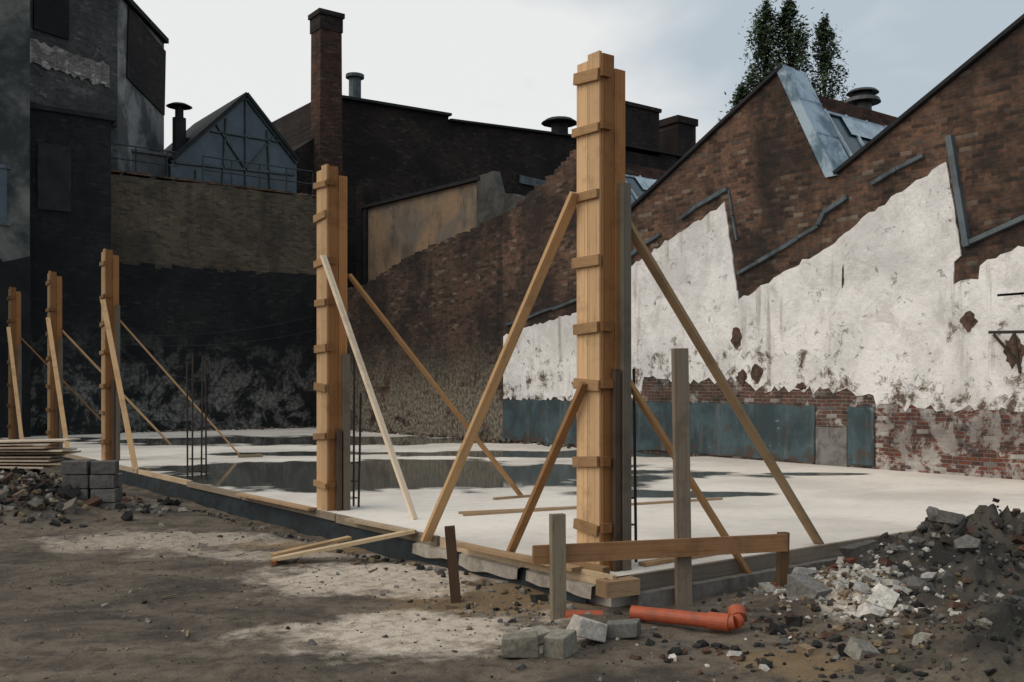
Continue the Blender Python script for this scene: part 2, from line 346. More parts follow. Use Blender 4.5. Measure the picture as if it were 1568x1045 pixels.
column(5.9,22.2,4.5,3.3,[((5.7,22,3.4),(5.58,19.25,0),BW,.10),((6.05,22.05,3.0),(8.5,21.4,0),(.50,.32,.17),.12)],[4.2,3.5,2.9,2.3,1.6,1.,.4],.58)
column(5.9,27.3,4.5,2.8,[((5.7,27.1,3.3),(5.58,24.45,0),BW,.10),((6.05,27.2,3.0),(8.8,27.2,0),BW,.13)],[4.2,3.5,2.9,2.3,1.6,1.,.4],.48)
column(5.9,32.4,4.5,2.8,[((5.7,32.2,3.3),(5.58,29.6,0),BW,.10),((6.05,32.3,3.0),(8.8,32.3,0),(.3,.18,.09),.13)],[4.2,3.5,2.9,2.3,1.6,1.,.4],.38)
STEEL=plain('rusty_reinforcing_steel',(.030,.026,.024),(.05,.032,.022),20.,.6,.2)
def rebar(cx,cy,hs,sp=.12):
    m=MB(); k=0
    for dx,dy in ((-1,-1),(1,-1),(-1,1),(1,1)):
        h=hs[k%len(hs)];k+=1
        m.cyl((cx+dx*sp,cy+dy*sp,0),(cx+dx*sp+R.uniform(-.03,.03),cy+dy*sp+R.uniform(-.03,.03),h),.015,n=6)
    for z in (.12,.34,.58):
        for a,b in (((-1,-1),(1,-1)),((1,-1),(1,1)),((1,1),(-1,1)),((-1,1),(-1,-1))): m.cyl((cx+a[0]*sp,cy+a[1]*sp,z),(cx+b[0]*sp,cy+b[1]*sp,z),.006,n=5)
    m.obj('starter_rebar_cage',STEEL)
rebar(5.92,16.9,[2.15,2.1,2.0,2.12]); rebar(6.24,6.60,[2.05,1.75,1.85,2.0],.065); rebar(6.17,11.75,[2.1,1.5,1.9,2.0],.07)
# ---------------------------------------------------------------- batter board and stakes
E=empty('timber_batter_board',(6,5.8,-.25)); m=MB(); m.beam((4.84,6.18,.262),(7.08,5.47,.24),.03,.15,col=(.36,.20,.10)); m.obj('crossboard',WOOD,E)
for nm,p0,p1,w_,h_,c in (('stake_short',(5.0,6.06,-.35),(5.0,6.07,.585),.115,.07,(.22,.19,.14)),('stake_tall',(6.18,5.83,-.4),(6.13,5.83,1.91),.135,.05,(.25,.205,.155)),('stake_end',(7.10,5.54,-.35),(7.12,5.54,.315),.09,.06,(.13,.08,.045))):
    m=MB(); m.beam(p0,p1,w_,h_,side=(.94,-.33,0),col=c); m.obj(nm,WOOD,E)
m=MB(); m.beam((4.75,7.12,-.35),(4.70,7.16,.39),.085,.07,side=(.8,-.6,0),col=(.085,.052,.035)); m.obj('timber_stake',WOOD)
m=MB(); m.beam((4.2,9.72,-.20),(5.5,9.05,.06),.12,.035,col=(.55,.43,.28)); m.beam((4.22,9.8,-.17),(5.1,9.75,-.06),.10,.03,col=(.5,.34,.19)); m.beam((4.15,9.6,-.22),(4.4,9.95,-.21),.05,.04,col=(.3,.12,.05)); m.obj('loose_plank_ramp',WOOD)
m=MB(); m.beam((6.84,10.11,.015),(10.71,9.39,.015),.05,.03,col=(.46,.32,.20)); m.beam((6.9,10.3,.015),(8.5,9.83,.015),.05,.03,col=(.40,.28,.17)); m.beam((8.15,11.28,.015),(8.9,11.27,.015),.06,.03,col=(.36,.24,.14))
m.beam((6.2,6.35,.02),(7.3,6.4,.02),.09,.03,col=(.45,.3,.16)); m.beam((6.25,6.75,.02),(7.2,6.55,.02),.07,.03,col=(.4,.26,.14)); m.obj('loose_battens',WOOD)
m=MB(); m.beam((8.4,21.3,.03),(8.9,21.2,.03),.2,.05,col=(.3,.24,.16)); m.obj('foot_block',WOOD)
m=MB()
for i in range(9):
    z=.38+i*.035; m.beam((.6,18.3,z+.05+R.uniform(-.02,.02)),(3.62+R.uniform(-.2,.16),16.05+R.uniform(-.15,.15),z+.03*i*.5),.5,.022,col=R.choice([(.68,.58,.46),(.5,.39,.28),(.2,.14,.1)]))
m.obj('stack_of_shuttering_boards',WOOD)
m=MB(); ax=Vector((.86,-.5,0)); ay=Vector((.5,.86,0)); o=Vector((3.55,15.05,0))
for r in range(4):
    for c in range(2):
        for d in range(2):
            if r==3 and c==1 and d==1: continue
            q=o+ax*(c*.37+R.uniform(-.02,.02))+ay*(d*.2+R.uniform(-.015,.015))+Vector((0,0,-.17+r*.2)); yw=Vector((-.5,.86,0))*R.uniform(-.01,.01)
            tt=R.uniform(.6,1.)*(.7 if c==0 else 1)
            m.beam(q-ax*.175-yw,q+ax*.175+yw,.185,.188,side=ay,col=(.22*tt,.21*tt,.20*tt))
bo=m.obj('concrete_block_stack',tintmat('aerated_block',.95,14,.8)); bv=bo.modifiers.new('b','BEVEL'); bv.width=.01; bv.segments=1
def blk(cx,cy,cz,L,w_,h_,yaw,tilt,c):
    m=MB(); d=Vector((math.cos(yaw),math.sin(yaw),tilt)).normalized(); q=Vector((cx,cy,cz))
    m.beam(q-d*L/2,q+d*L/2,w_,h_,col=c)
    for i in range(len(m.v)): m.v[i]=m.v[i]+Vector((R.uniform(-1,1),R.uniform(-1,1),R.uniform(-1,1)))*.014
    o=m.obj('masonry_block',RUB)
    bv=o.modifiers.new('b','BEVEL'); bv.width=.01; bv.segments=2
blk(4.12,5.40,-.17,.25,.16,.14,-.65,0,(.24,.22,.18)); blk(4.36,5.27,-.17,.2,.17,.15,.4,.05,(.27,.25,.21)); blk(4.70,5.36,-.14,.24,.16,.13,-.2,-.35,(.52,.48,.43)); blk(4.98,5.30,-.17,.24,.15,.12,-.9,.1,(.20,.195,.18)); blk(4.42,5.62,-.2,.25,.14,.08,.1,0,(.36,.33,.28))
k=NT('orange_plastic_pipe'); k.b.inputs['Specular IOR Level'].default_value=.4
n=k.noise(k.pos(),8,5,.7); PIPE=k.fin(k.mix(k.ramp(n,.4,.75,0,.75),(.42,.085,.032),(.16,.065,.042)),.5)
m=MB(); m.cyl((5.42,5.66,-.175),(5.70,4.97,-.16),.055,n=20); m.cyl((5.655,5.08,-.162),(5.715,4.93,-.158),.066,n=20)
pp=[Vector((5.71,4.94,-.158)),Vector((5.735,4.90,-.15)),Vector((5.775,4.90,-.135)),Vector((5.80,4.93,-.11))]
for a,b in zip(pp,pp[1:]): m.cyl(a,b,.056,n=20)
m.cyl(pp[-1]-Vector((.02,.02,.02)),pp[-1]+Vector((.02,.03,.03)),.067,n=20,cap=False); m.cyl((5.04,6.02,-.215),(5.27,5.84,-.215),.045,n=16)
m.obj('drain_pipe',PIPE,smooth=False)
# ---------------------------------------------------------------- rubble
BR=(.19,.07,.04); BR2=(.13,.075,.055); WHT=(.60,.57,.52); GRY=(.19,.18,.17); DRK=(.040,.038,.036); TAN=(.25,.185,.12); ETH=(.070,.060,.048)
def scatter(m,n,fx,sz,cols,sink=.1):
    for _ in range(n):
        x,y=fx()
        if x>5.4 and y>5.95: continue
        if 5.35<x<5.85 and 4.8<y<5.75: continue
        s_=R.uniform(*sz)*(1 if R.random()<.85 else 1.6); c=R.choice(cols); f=R.uniform(.6,1.25)
        m.chunk((x,y,gz(x,y)+s_*sink),s_,tuple(v*f for v in c),brick=(c in (BR,BR2) and s_>.09))
N=lambda cx,cy,sx,sy:(lambda:(R.gauss(cx,sx),R.gauss(cy,sy)))
m=MB()
scatter(m,1400,N(8.7,4.4,1.2,.9),(.02,.07),[DRK,DRK,DRK,ETH,ETH,GRY,BR2,GRY],0.)
scatter(m,130,N(8.7,4.5,1.0,.7),(.09,.19),[DRK,DRK,ETH,GRY,BR2,(.11,.105,.10),GRY],0.)
scatter(m,480,N(7.05,4.75,.28,.38),(.015,.07),[WHT,WHT,WHT,TAN])
scatter(m,16,N(7.0,4.8,.3,.35),(.09,.16),[WHT,(.6,.58,.55)])
scatter(m,90,N(7.9,5.0,.3,.3),(.02,.09),[WHT,WHT,GRY])
scatter(m,150,N(7.4,5.55,.4,.16),(.03,.09),[TAN,BR,WHT,GRY,TAN])
scatter(m,400,N(6.4,4.3,.7,.5),(.02,.05),[GRY,BR2,TAN,DRK,DRK,ETH])
scatter(m,500,N(6.4,2.95,.6,.4),(.015,.05),[DRK,DRK,ETH,(.07,.075,.06)],0)
scatter(m,26,N(6.2,4.2,.6,.5),(.07,.14),[GRY,BR2,TAN,DRK,(.34,.32,.28)])
m.obj('rubble_heap',RUB)
m=MB(); scatter(m,600,N(3.0,15.6,.8,.8),(.05,.16),[GRY,DRK,BR2,TAN,ETH,DRK,(.28,.25,.21)]); m.obj('rubble_heap',RUB)
m=MB()
scatter(m,2000,lambda:(R.uniform(.8,5.3),R.uniform(3,15)),(.006,.022),[GRY,ETH,BR2,TAN,TAN,ETH,ETH,(.3,.26,.21)])
scatter(m,60,lambda:(R.uniform(1,5.2),R.uniform(4,14)),(.03,.06),[GRY,ETH,TAN,(.25,.22,.19)])
scatter(m,110,N(4.85,6.5,.25,.6),(.02,.06),[GRY,TAN,(.3,.27,.23),DRK])
scatter(m,90,N(5.5,4.9,.45,.35),(.02,.08),[GRY,BR2,WHT,DRK,ETH])
scatter(m,160,lambda:(R.gauss(5.25,.08),R.uniform(6.2,15)),(.02,.08),[GRY,TAN,DRK,ETH,(.3,.27,.23)])
m.obj('scattered_gravel',RUB)
m=MB()
for _ in range(12):
    x=R.uniform(1.5,5);y=R.uniform(4.5,12);a=R.uniform(0,3.1);L=R.uniform(.05,.16); z=gz(x,y)+.010
    m.beam((x,y,z),(x+math.cos(a)*L,y+math.sin(a)*L,z+.008),.018,.01,col=R.choice([(.28,.21,.14),(.2,.15,.1)]))
m.obj('timber_offcuts',WOOD)
m=MB()
scatter_wall=[(16.8-abs(R.gauss(0,.18)),R.uniform(18,34.6)) for _ in range(260)]+[(R.uniform(9,16.8),34.8-abs(R.gauss(0,.2))) for _ in range(160)]
for (x,y) in scatter_wall:
    s_=R.uniform(.04,.16); c=R.choice([GRY,BR2,TAN,DRK,ETH]); m.chunk((x,y,s_*.2),s_,c)
m.obj('wall_foot_debris',RUB)
# ---------------------------------------------------------------- walls
B_GAB=brickmat('sooty_red_brick',(.225,.115,.072),(.105,.062,.046),(.15,.125,.10),(0,1,0),(.36,.285,.22),.68,(.020,.018,.018),.80)
B_END=brickmat('stained_mixed_brick',(.145,.078,.052),(.070,.048,.038),(.095,.08,.066),(0,1,0),(.25,.205,.16),.64,(.014,.014,.015),.78,low=(.6,3.4,.38,(.31,.27,.21),.85))
B_LOW=brickmat('worn_painted_brick',(.24,.07,.04),(.13,.058,.045),(.28,.25,.22),(0,1,0),(.62,.59,.55),.47,(.035,.03,.03),.6,.7)
B_BAND=brickmat('eroded_brick_band',(.16,.072,.05),(.10,.06,.05),(.22,.2,.18),(0,1,0),(.5,.48,.45),.54,(.03,.028,.027),.6)
B_BACK=brickmat('brown_brick',(.150,.115,.076),(.100,.078,.055),(.16,.132,.10),(1,0,0),(.21,.175,.125),.70,(.040,.035,.030),.6)
B_DARK=brickmat('blackened_brick',(.034,.033,.031),(.022,.023,.024),(.032,.032,.031),(1,0,0),(.075,.072,.068),.69,(.010,.012,.014),.7,low=(.4,4.2,.47,(.27,.265,.245),.75))
B_FAR=brickmat('dark_facade_brick',(.056,.036,.029),(.032,.025,.022),(.042,.034,.03),(1,0,0),(.11,.09,.078),.74,(.012,.012,.013),.7)
B_CH=brickmat('chimney_brick',(.16,.064,.038),(.075,.042,.03),(.08,.068,.056),(.8,.6,0),(.22,.16,.12),.75,(.018,.016,.015),.6)
LEAD=plain('lead_flashing',(.100,.130,.148),(.040,.050,.057),2.6,.6,.3,sp=.4)
CHEEK=plain('pale_lead_sheet',(.34,.44,.52),(.08,.14,.19),.9,.5,.2,sp=.5,lo=.42,hi=.58)
SLATE=plain('dark_slate',(.028,.028,.030),(.015,.015,.018),2.,.8,.4)
k=NT('faded_blue_paint'); p=k.pos(); z=k.sep(p)[2]; n1=k.noise(p,1.0,5,.7,.3); n2=k.noise(p,4,5,.75); st=k.noise(k.scale(p,(2.5,2.5,.3)),1.,4,.65)
col=k.mix(k.ramp(n1,.38,.62),(.066,.100,.115),(.038,.056,.064)); col=k.mix(k.ramp(st,.5,.66,0,.6),col,(.13,.15,.15))
fl=k.math('ADD',n2,k.ramp(z,0,.5,.10,0)); col=k.mix(k.ramp(fl,.58,.64,0,.85),col,(.085,.056,.042)); col=k.mix(k.ramp(n2,.3,.37,.6,0),col,(.27,.28,.27))
BLUE=k.fin(col,.75,k.bump(fl,.5,.02))
k=NT('peeling_whitewash'); p=k.pos(); z=k.sep(p)[2]
n1=k.noise(p,.55,5,.7,.4); n2=k.noise(p,2.8,5,.75,.3); n3=k.noise(p,14,4,.7); st=k.noise(k.scale(p,(3,3,.2)),1.,4,.68); n4=k.noise(p,1.6,5,.72,.6)
col=k.mix(k.ramp(n1,.38,.66,0,1),(.88,.86,.85),(.64,.625,.615))
col=k.mix(k.ramp(n4,.52,.64,0,.5),col,(.50,.48,.46)); col=k.mix(k.ramp(n4,.3,.4,.6,0),col,(.88,.87,.86))
col=k.mix(k.ramp(n3,.5,.8,0,.45),col,(.42,.40,.37))
col=k.mix(k.ramp(st,.57,.72,0,.7),col,(.29,.25,.21))
low=k.ramp(z,1.1,3.2,.11,0.)
fl=k.math('ADD',n2,low)
col=k.mix(k.ramp(fl,.63,.69,0,.75),col,(.32,.26,.20)); col=k.mix(k.ramp(fl,.68,.72,0,.9),col,(.085,.058,.045))
crk=k.noise(p,2.,5,.75,1.5); col=k.mix(k.ramp(k.math('ABSOLUTE',k.math('SUBTRACT',crk,.5)),.0,.006,.4,0),col,(.18,.16,.14))
h=k.math('ADD',k.math('MULTIPLY',k.ramp(fl,.6,.7),-.8),k.math('ADD',k.math('MULTIPLY',n3,.6),n4))
WHITE=k.fin(col,.85,k.bump(h,.9,.04))
E=empty('sawtooth_factory',(17,17,0))
pe=steps([(35.4,5.0),(31.06,5.23),(28.6,5.83),(27.17,6.04),(25.48,6.22),(24.25,6.36),(23.1,6.52)],.035)
m=MB(); m.prism(pe+[(23.1,-.3),(35.4,-.3)],'x',17.002,17.45); m.obj('broken_end_wall',B_END,E)
prof=steps([(23.1,6.54),(22.48,6.63),(21.88,6.96),(20.73,7.37),(19.58,7.96)],.035)+[(18.06,5.72),(13.22,8.21),(11.95,5.75),(6.9,8.45),(5.65,5.9),(1,8.3),(1,-.3),(23.1,-.3)]
m=MB(); m.prism(prof,'x',17.,17.45); m.obj('gable_wall',B_GAB,E)
top=[(23.04,3.0),(21.73,3.25),(20.5,3.4),(19.66,3.52),(18.9,3.95),(18.06,4.38),(16.6,4.98),(14.8,5.62),(14.6,4.6),(14.4,3.45),(13.8,3.7),(11.95,4.45),(11.2,4.9),(9.63,5.62),(9.5,4.9),(9.35,3.9),(9.48,3.82),(9.5,3.42),(9.03,3.43),(9.0,3.72),(8.25,3.95),(6.5,4.75),(4.4,5.6),(4.2,3.4),(1.2,4.6)]
bot=[(1.2,1.22),(8,1.2),(11.0,1.2),(11.1,1.42),(12.2,1.5),(13.9,1.52),(14.6,1.75),(15.8,1.68),(17.3,1.8),(17.5,1.22),(23.04,1.22)]
poly=jag(top,.13,.045)+jag(bot,.12,.10)
m=MB(); m.prism(poly,'x',16.965,17.01); m.obj('whitewashed_plaster',WHITE,E)
m=MB()
for (y0,y1,za,zb) in ((11.08,11.66,.02,1.19),(12.42,23.05,.0,1.2)): m.prism(jag([(y0,zb),(y1,zb)],.15,.025)+jag([(y1,za+.04),(y0,za+.04)],.3,.04),'x',16.955,17.008)
m.obj('blue_dado',BLUE,E)
m=MB(); m.prism(jag([(11.68,0),(12.4,0),(12.4,.78),(11.68,.78)],.2,.02),'x',16.96,17.01); m.obj('concrete_infill',CONC,E)
m=MB(); m.prism([(1.2,0.),(1.2,1.26),(11.05,1.26),(11.05,0)],'x',16.98,17.006); m.obj('worn_brick_plinth',B_LOW,E)
m=MB(); m.prism(jag([(11.06,0.0),(17.5,0.0),(17.5,1.95),(11.06,1.62)],.3,.008),'x',16.985,17.006); m.obj('exposed_brick_band',B_BAND,E)
m=MB()
for (a,b,c,d) in ((14.28,14.62,2.42,2.85),(13.72,14.1,1.65,2.05),(9.05,9.35,2.55,2.9),(14.15,14.45,1.6,1.95),(16.1,16.3,2.2,2.3),(11.74,11.79,3.5,4.0),(12.6,12.9,1.5,1.66),(8.2,8.6,1.9,2.45)):
    cy,cz=(a+b)/2,(c+d)/2; m.prism([(cy+(b-a)/2*math.cos(t)*R.uniform(.65,1.15),cz+(d-c)/2*math.sin(t)*R.uniform(.65,1.15)) for t in [i*.35 for i in range(18)]],'x',16.955,16.975)
m.obj('plaster_holes',plain('exposed_rubble_core',(.04,.028,.022),(.13,.08,.06),9.,.95,1.),E)
m=MB()
def fl_(y0,z0,y1,z1,w_=.14,pr=.10):
    n=max(1,int(math.hypot(y1-y0,z1-z0)/.5))
    for i in range(n):
        if R.random()<.05: continue
        a=i/n;b_=(i+.98)/n; o1,o2=R.uniform(-.02,.02),R.uniform(-.02,.02)
        m.beam((17-pr/2+.02,y0+(y1-y0)*a,z0+(z1-z0)*a+o1),(17-pr/2+.02,y0+(y1-y0)*b_,z0+(z1-z0)*b_+o2),pr,w_*R.uniform(.7,1.1),side=(1,0,0))
fl_(22.9,3.32,19.7,3.85,.07);fl_(19.7,3.85,18.3,4.7,.07)
for a,b in zip([(17.9,4.73),(17.37,4.97),(16.1,5.45),(15.6,5.67)],[(17.37,4.97),(16.1,5.45),(15.6,5.67),(14.7,5.93)]): fl_(*a,*b,.09)
fl_(14.68,5.9,14.35,4.2,.05,.06)
pts=[(14.4,4.05),(13.3,4.43),(12.33,4.82),(12.2,5.05),(11.65,5.28),(10.6,5.66),(9.5,6.0)]
for a,b in zip(pts,pts[1:]): fl_(*a,*b,.09)
m.obj('old_roof_flashings',LEAD,E)
m=MB(); m.beam((16.94,9.55,6.06),(16.94,9.22,4.05),.12,.11,side=(1,0,0)); m.beam((16.95,9.3,4.08),(16.95,7.2,4.75),.1,.08,side=(1,0,0)); m.beam((16.95,7.2,4.75),(16.95,4.3,5.95),.1,.08,side=(1,0,0)); m.obj('steel_gutter_edge',plain('grey_blue_steel',(.10,.13,.15),(.05,.065,.075),2.,.5,.2,sp=.5),E)
m=MB()
for a,b in (((18.1,5.74),(13.2,8.25)),((11.95,5.78),(6.88,8.5)),((5.65,5.9),(1,8.35))): m.beam((17.2,a[0],a[1]+.02),(17.2,b[0],b[1]+.02),.6,.07,side=(1,0,0))
m.obj('verge_coping',SLATE,E)
GL=NT('dirty_wired_glass'); GL.b.inputs['Specular IOR Level'].default_value=.6
nn=GL.noise(GL.pos(),1.2,5,.65); GL.fin(GL.mix(GL.ramp(nn,.35,.7),(.012,.032,.044),(.045,.08,.10)),.25)
ZINC=plain('pale_zinc',(.56,.66,.73),(.26,.35,.42),1.5,.5,.2,sp=.5)
for (ya,za,yv,zv) in ((19.58,7.96,18.06,5.72),(13.22,8.21,11.95,5.75),(6.9,8.45,5.65,5.9)):
    m=MB(); b=len(m.v); XC=17.7
    m.v+=[Vector((16.93,ya-.02,za+.07)),Vector((XC,ya-.02,za+.05)),Vector((XC,yv-.06,zv)),Vector((16.93,yv-.06,zv))]+[Vector((16.93,ya+.18,za+.06)),Vector((XC,ya+.18,za+.06)),Vector((XC,yv+.2,zv)),Vector((16.93,yv+.2,zv))]
    for q in ((0,1,2,3),(0,4,5,1),(0,3,7,4),(1,5,6,2)): m.face([b+i for i in q])
    for t_ in (0.3,.62): m.beam((16.95,ya+(yv-ya)*t_-.045,za+(zv-za)*t_),(XC,ya+(yv-ya)*t_-.045,za+(zv-za)*t_),.04,.05)
    m.obj('lead_cheek',CHEEK,E)
    zr=za-.55; yr=ya-.25; X1=46.
    m=MB(); m.v+=[Vector(q) for q in ((XC,yr,zr-.2),(X1,yr,zr-.2),(X1,yv,zv),(XC,yv,zv))]; m.face([0,1,2,3]); m.obj('roof_glazing',GL.m,E)
    m=MB(); x=18.
    while x<X1: m.beam((x,yr-.03,zr-.2),(x,yv-.03,zv),.04,.05,side=(1,0,0)); x+=.75
    m.beam((XC,yr-.04,zr-.26),(X1,yr-.04,zr-.26),.05,.12,side=(0,0,1))
    m.beam((XC,yv-.05,zv+.06),(X1,yv-.05,zv+.06),.05,.12,side=(0,0,1))
    for xa,xb,fa,fb in ((18.5,20.6,.02,.30),(21.4,24.,.06,.32)):
        q0=Vector((xa,yr+(yv-yr)*fa-.05,zr-.2+(zv-zr+.2)*fa));q1=Vector((xa,yr+(yv-yr)*fb-.05,zr-.2+(zv-zr+.2)*fb)); b=len(m.v)
        m.v+=[q0,q0+Vector((xb-xa,0,0)),q1+Vector((xb-xa,0,0)),q1]; m.face([b,b+1,b+2,b+3])
    m.obj('glazing_bars',ZINC,E)
    m=MB(); m.box(XC,X1,yr-.02,yr+.35,zr-.19,zr+.08); m.obj('ridge_upstand',B_CH,E)
    yn=ya+4.9; m=MB(); m.v+=[Vector(q) for q in ((17.4,yr+.3,zr),(X1,yr+.3,zr),(X1,yn,zv-.1),(17.4,yn,zv-.1))]; m.face([0,1,2,3]); m.obj('roof_slope',SLATE,E)
m=MB(); m.cyl((20.0,13.35,7.6),(20.0,13.35,8.04),.2,n=16); m.cyl((20.0,13.35,8.03),(20,13.35,8.12),.40,.36,n=16); m.cyl((20,13.35,8.12),(20,13.35,8.26),.28,.2,n=16); m.cyl((20,13.35,8.25),(20,13.35,8.31),.36,.3,n=16); m.cyl((22.3,13.3,7.6),(22.3,13.3,8.1),.03,n=6)
m.obj('roof_ventilator',plain('grey_zinc_vent',(.05,.05,.05),None,3.,.5,.2,sp=.5),E)
m=MB(); m.beam((16.98,8.85,2.52),(16.98,8.15,2.5),.04,.05,side=(1,0,0)); m.beam((16.95,8.75,2.48),(16.95,8.3,1.95),.05,.04); m.beam((16.96,8.4,2.5),(16.96,8.3,1.8),.05,.04); m.beam((16.98,8.7,3.15),(16.98,8.2,3.15),.03,.04); m.obj('steel_bracket',STEEL,E)
# back brick boundary wall
E=empty('boundary_wall',(13,35.2,0))
m=MB(); m.prism(jag([(8.0,8.77),(17.45,8.83)],.5,.04)+[(17.45,-.3),(8.0,-.3)],'y',35.1,35.6); m.obj('upper_brickwork',B_BACK,E)
m=MB(); m.prism(steps([(8.0,5.7),(17.0,5.8)],.09)+[(17.0,-.3),(8.0,-.3)],'y',35.06,35.12); m.obj('lower_brickwork',B_DARK,E)
m=MB(); x=8.1
while x<17.4:
    L=R.choice([.22,.11,.22])
    if R.random()<.85: m.box(x,x+L-.012,35.07,35.62,8.84,8.84+R.uniform(.05,.08))
    x+=L
m.obj('brick_coping',brickmat('coping_brick',(.24,.12,.075),(.15,.085,.06),(.08,.07,.06),(1,0,0),(.32,.25,.19),.7,(.04,.03,.025),.5),E)
RAIL=plain('dark_railing_steel',(.05,.06,.065),None,5.,.6,.1)
m=MB()
for (xa,xb) in ((9.4,12.0),(12.9,17.3)):
    for z in (9.1,9.55,10.05): m.cyl((xa,36.2,z),(xb,36.2,z),.024,n=6)
    x=xa
    while x<=xb+.01: m.cyl((x,36.2,8.7),(x,36.2,10.05),.024,n=6); x+=1.1
m.obj('roof_railing',RAIL)
m=MB()
for (x0,z0,x1,z1) in ((9.2,3.3,16.9,4.3),(9.2,3.0,16.9,3.75)):
    pv=None
    for i in range(15):
        t_=i/14; q=Vector((x0+(x1-x0)*t_,34.7,z0+(z1-z0)*t_-1.2*t_*(1-t_)))
        if pv is not None: m.cyl(pv,q,.010,n=5,cap=False)
        pv=q
m.obj('slack_cable',plain('cable_sheath',(.06,.06,.06)))
# left buildings
GP=brickmat('grey_rendered_brick',(.135,.128,.115),(.080,.080,.078),(.13,.124,.115),(.92,.37,0),(.26,.25,.235),.56,(.038,.040,.042),.65)
GR=plain('stained_grey_render',(.27,.27,.26),(.085,.088,.088),.45,.9,.3,lo=.4,hi=.58)
DB=plain('black_soot_render',(.020,.022,.024),(.010,.011,.013),.7,.9,.4)
E=empty('tall_rear_building',(9,38,0))
def quadwall(m,pts,z0,z1,mat=0):
    for (a,b) in zip(pts,pts[1:]):
        i=len(m.v); m.v+=[Vector((*a,z0)),Vector((*b,z0)),Vector((*b,z1)),Vector((*a,z1))]; m.face([i,i+1,i+2,i+3],None,(1,1,1),mat)
m=MB(); quadwall(m,[(2.5,34.3),(10.2,37.4)],0,15.8); m.obj('front_wall',GP,E)
m=MB(); quadwall(m,[(10.2,37.4),(13.2,41.6),(9,46),(-3,44),(2.5,34.3)],0,15.8)
m.v+=[Vector((10.2,37.4,15.8)),Vector((13.2,41.6,15.8)),Vector((9,46,15.8)),Vector((-3,44,15.8)),Vector((2.5,34.3,15.8))]; n_=len(m.v); m.face([n_-5,n_-4,n_-3,n_-2,n_-1]); m.obj('side_walls_and_roof',GR,E)
m=MB(); m.beam((2.5,34.26,15.85),(10.23,37.37,15.85),.3,.2); m.beam((10.23,37.37,15.85),(13.25,41.6,15.85),.3,.2); m.obj('parapet',DB,E)
m=MB(); m.beam((10.75,38.12,14.35),(13.22,41.58,14.1),.06,2.7); m.obj('upper_cladding',B_FAR,E)
dv=Vector((7.7,3.1,0)).normalized(); nv=Vector((.37,-.93,0))
q0=Vector((6.7,36.0,0))+nv*.06; q1=q0+dv*3.4; m=MB()
N_=24; lo_=[];hi_=[]
for i in range(N_+1):
    q=q0+(q1-q0)*i/N_; lo_.append((q.x,q.y,12.3+R.uniform(-.1,.1))); hi_.append((q.x,q.y,13.1+R.uniform(-.07,.07)))
for i in range(N_):
    b=len(m.v); m.v+=[Vector(lo_[i]),Vector(lo_[i+1]),Vector(hi_[i+1]),Vector(hi_[i])]; m.face([b,b+1,b+2,b+3])
m.obj('pale_brick_course',brickmat('pale_brick',(.42,.37,.33),(.24,.21,.19),(.12,.12,.12),(.92,.37,0),(.72,.68,.62),.50,(.10,.09,.08),.45,.85),E)
m=MB()
def onwall(s0,s1,z0,z1,off=.07):
    p0=Vector((2.5,34.3,0))+dv*s0+nv*off; p1=Vector((2.5,34.3,0))+dv*s1+nv*off; m.beam((p0.x,p0.y,(z0+z1)/2),(p1.x,p1.y,(z0+z1)/2),.08,z1-z0)
onwall(4.2,8.2,10.9,11.02); onwall(5.0,6.3,13.5,15.2,.04)
m.obj('bricked_up_opening',DB,E)
E=empty('soot_black_outbuilding',(7,35,0))
m=MB(); m.box(6.6,9.15,34.3,36.4,-.3,10.35); m.obj('walls',B_DARK,E)
m=MB(); m.box(6.5,9.3,34.2,36.5,10.35,10.5); m.box(6.9,7.9,34.25,34.29,7.2,9.3); m.obj('roof_edge_and_boarded_window',SLATE,E)
E=empty('grey_rendered_building',(4,34.5,0))
m=MB(); m.box(-6,6.55,33.6,37,-.3,18.5); m.obj('walls',plain('mottled_dark_render',(.165,.17,.155),(.035,.040,.042),.4,.9,.5,lo=.36,hi=.62),E)
m=MB(); m.box(4.6,5.9,33.55,33.62,6.6,8.2,mat=0); m.obj('window',GL.m,E)
m=MB(); m.box(4.5,6.0,33.5,33.64,8.2,8.32); m.box(4.5,6.0,33.5,33.64,6.48,6.6); m.box(5.2,5.27,33.52,33.6,6.6,8.2); m.obj('window_frame',LEAD,E)
m=MB(); m.prism(jag([(-6,5.2),(6.56,5.6)],.4,.3)+[(6.56,-.3),(-6,-.3)],'y',33.54,33.9); m.obj('soot_plinth',DB,E)
m=MB(); m.box(9.2,13.0,38.6,42,0,10.4); m.box(9.1,13.1,38.5,42.1,10.4,10.5); m.obj('rear_parapet_wall',plain('dim_grey_render',(.14,.14,.135),(.06,.062,.064),.6,.9,.3))
# glazed gable studio
E=empty('glazed_gable_studio',(15,38,0))
L_=(12.35,10.1);A_=(15.3,13.1);R_=(17.5,10.75)
m=MB(); m.prism([(12.35,8.),L_,A_,R_,(17.5,8.)],'y',38.12,38.2); m.obj('gable_glass',GL.m,E)
m=MB()
def gb(a,b,w_=.09): m.beam((a[0],38.06,a[1]),(b[0],38.06,b[1]),.08,w_,side=(0,1,0))
gb(L_,A_,.12);gb(A_,R_,.12);gb((12.5,10.1),(17.4,10.25),.09)
for x0,x1,zt in ((13.3,13.3,9.9),(14.3,14.5,12.1),(15.3,15.3,13.0),(16.4,16.2,11.9)): gb((x0,8.5),(x1,zt),.05)
gb((15.3,10.2),(14.1,11.8),.05); gb((15.3,10.2),(16.5,11.7),.05); gb((13.9,11.5),(16.7,11.5),.05)
m.obj('glazing_frame',plain('green_grey_frame',(.085,.115,.115),None,3.,.6,.1),E)
m=MB()
for a,b in ((L_,A_),(A_,R_)): m.beam((a[0],40.9,a[1]+.1),(b[0],40.9,b[1]+.1),6.0,.12,side=(0,1,0))
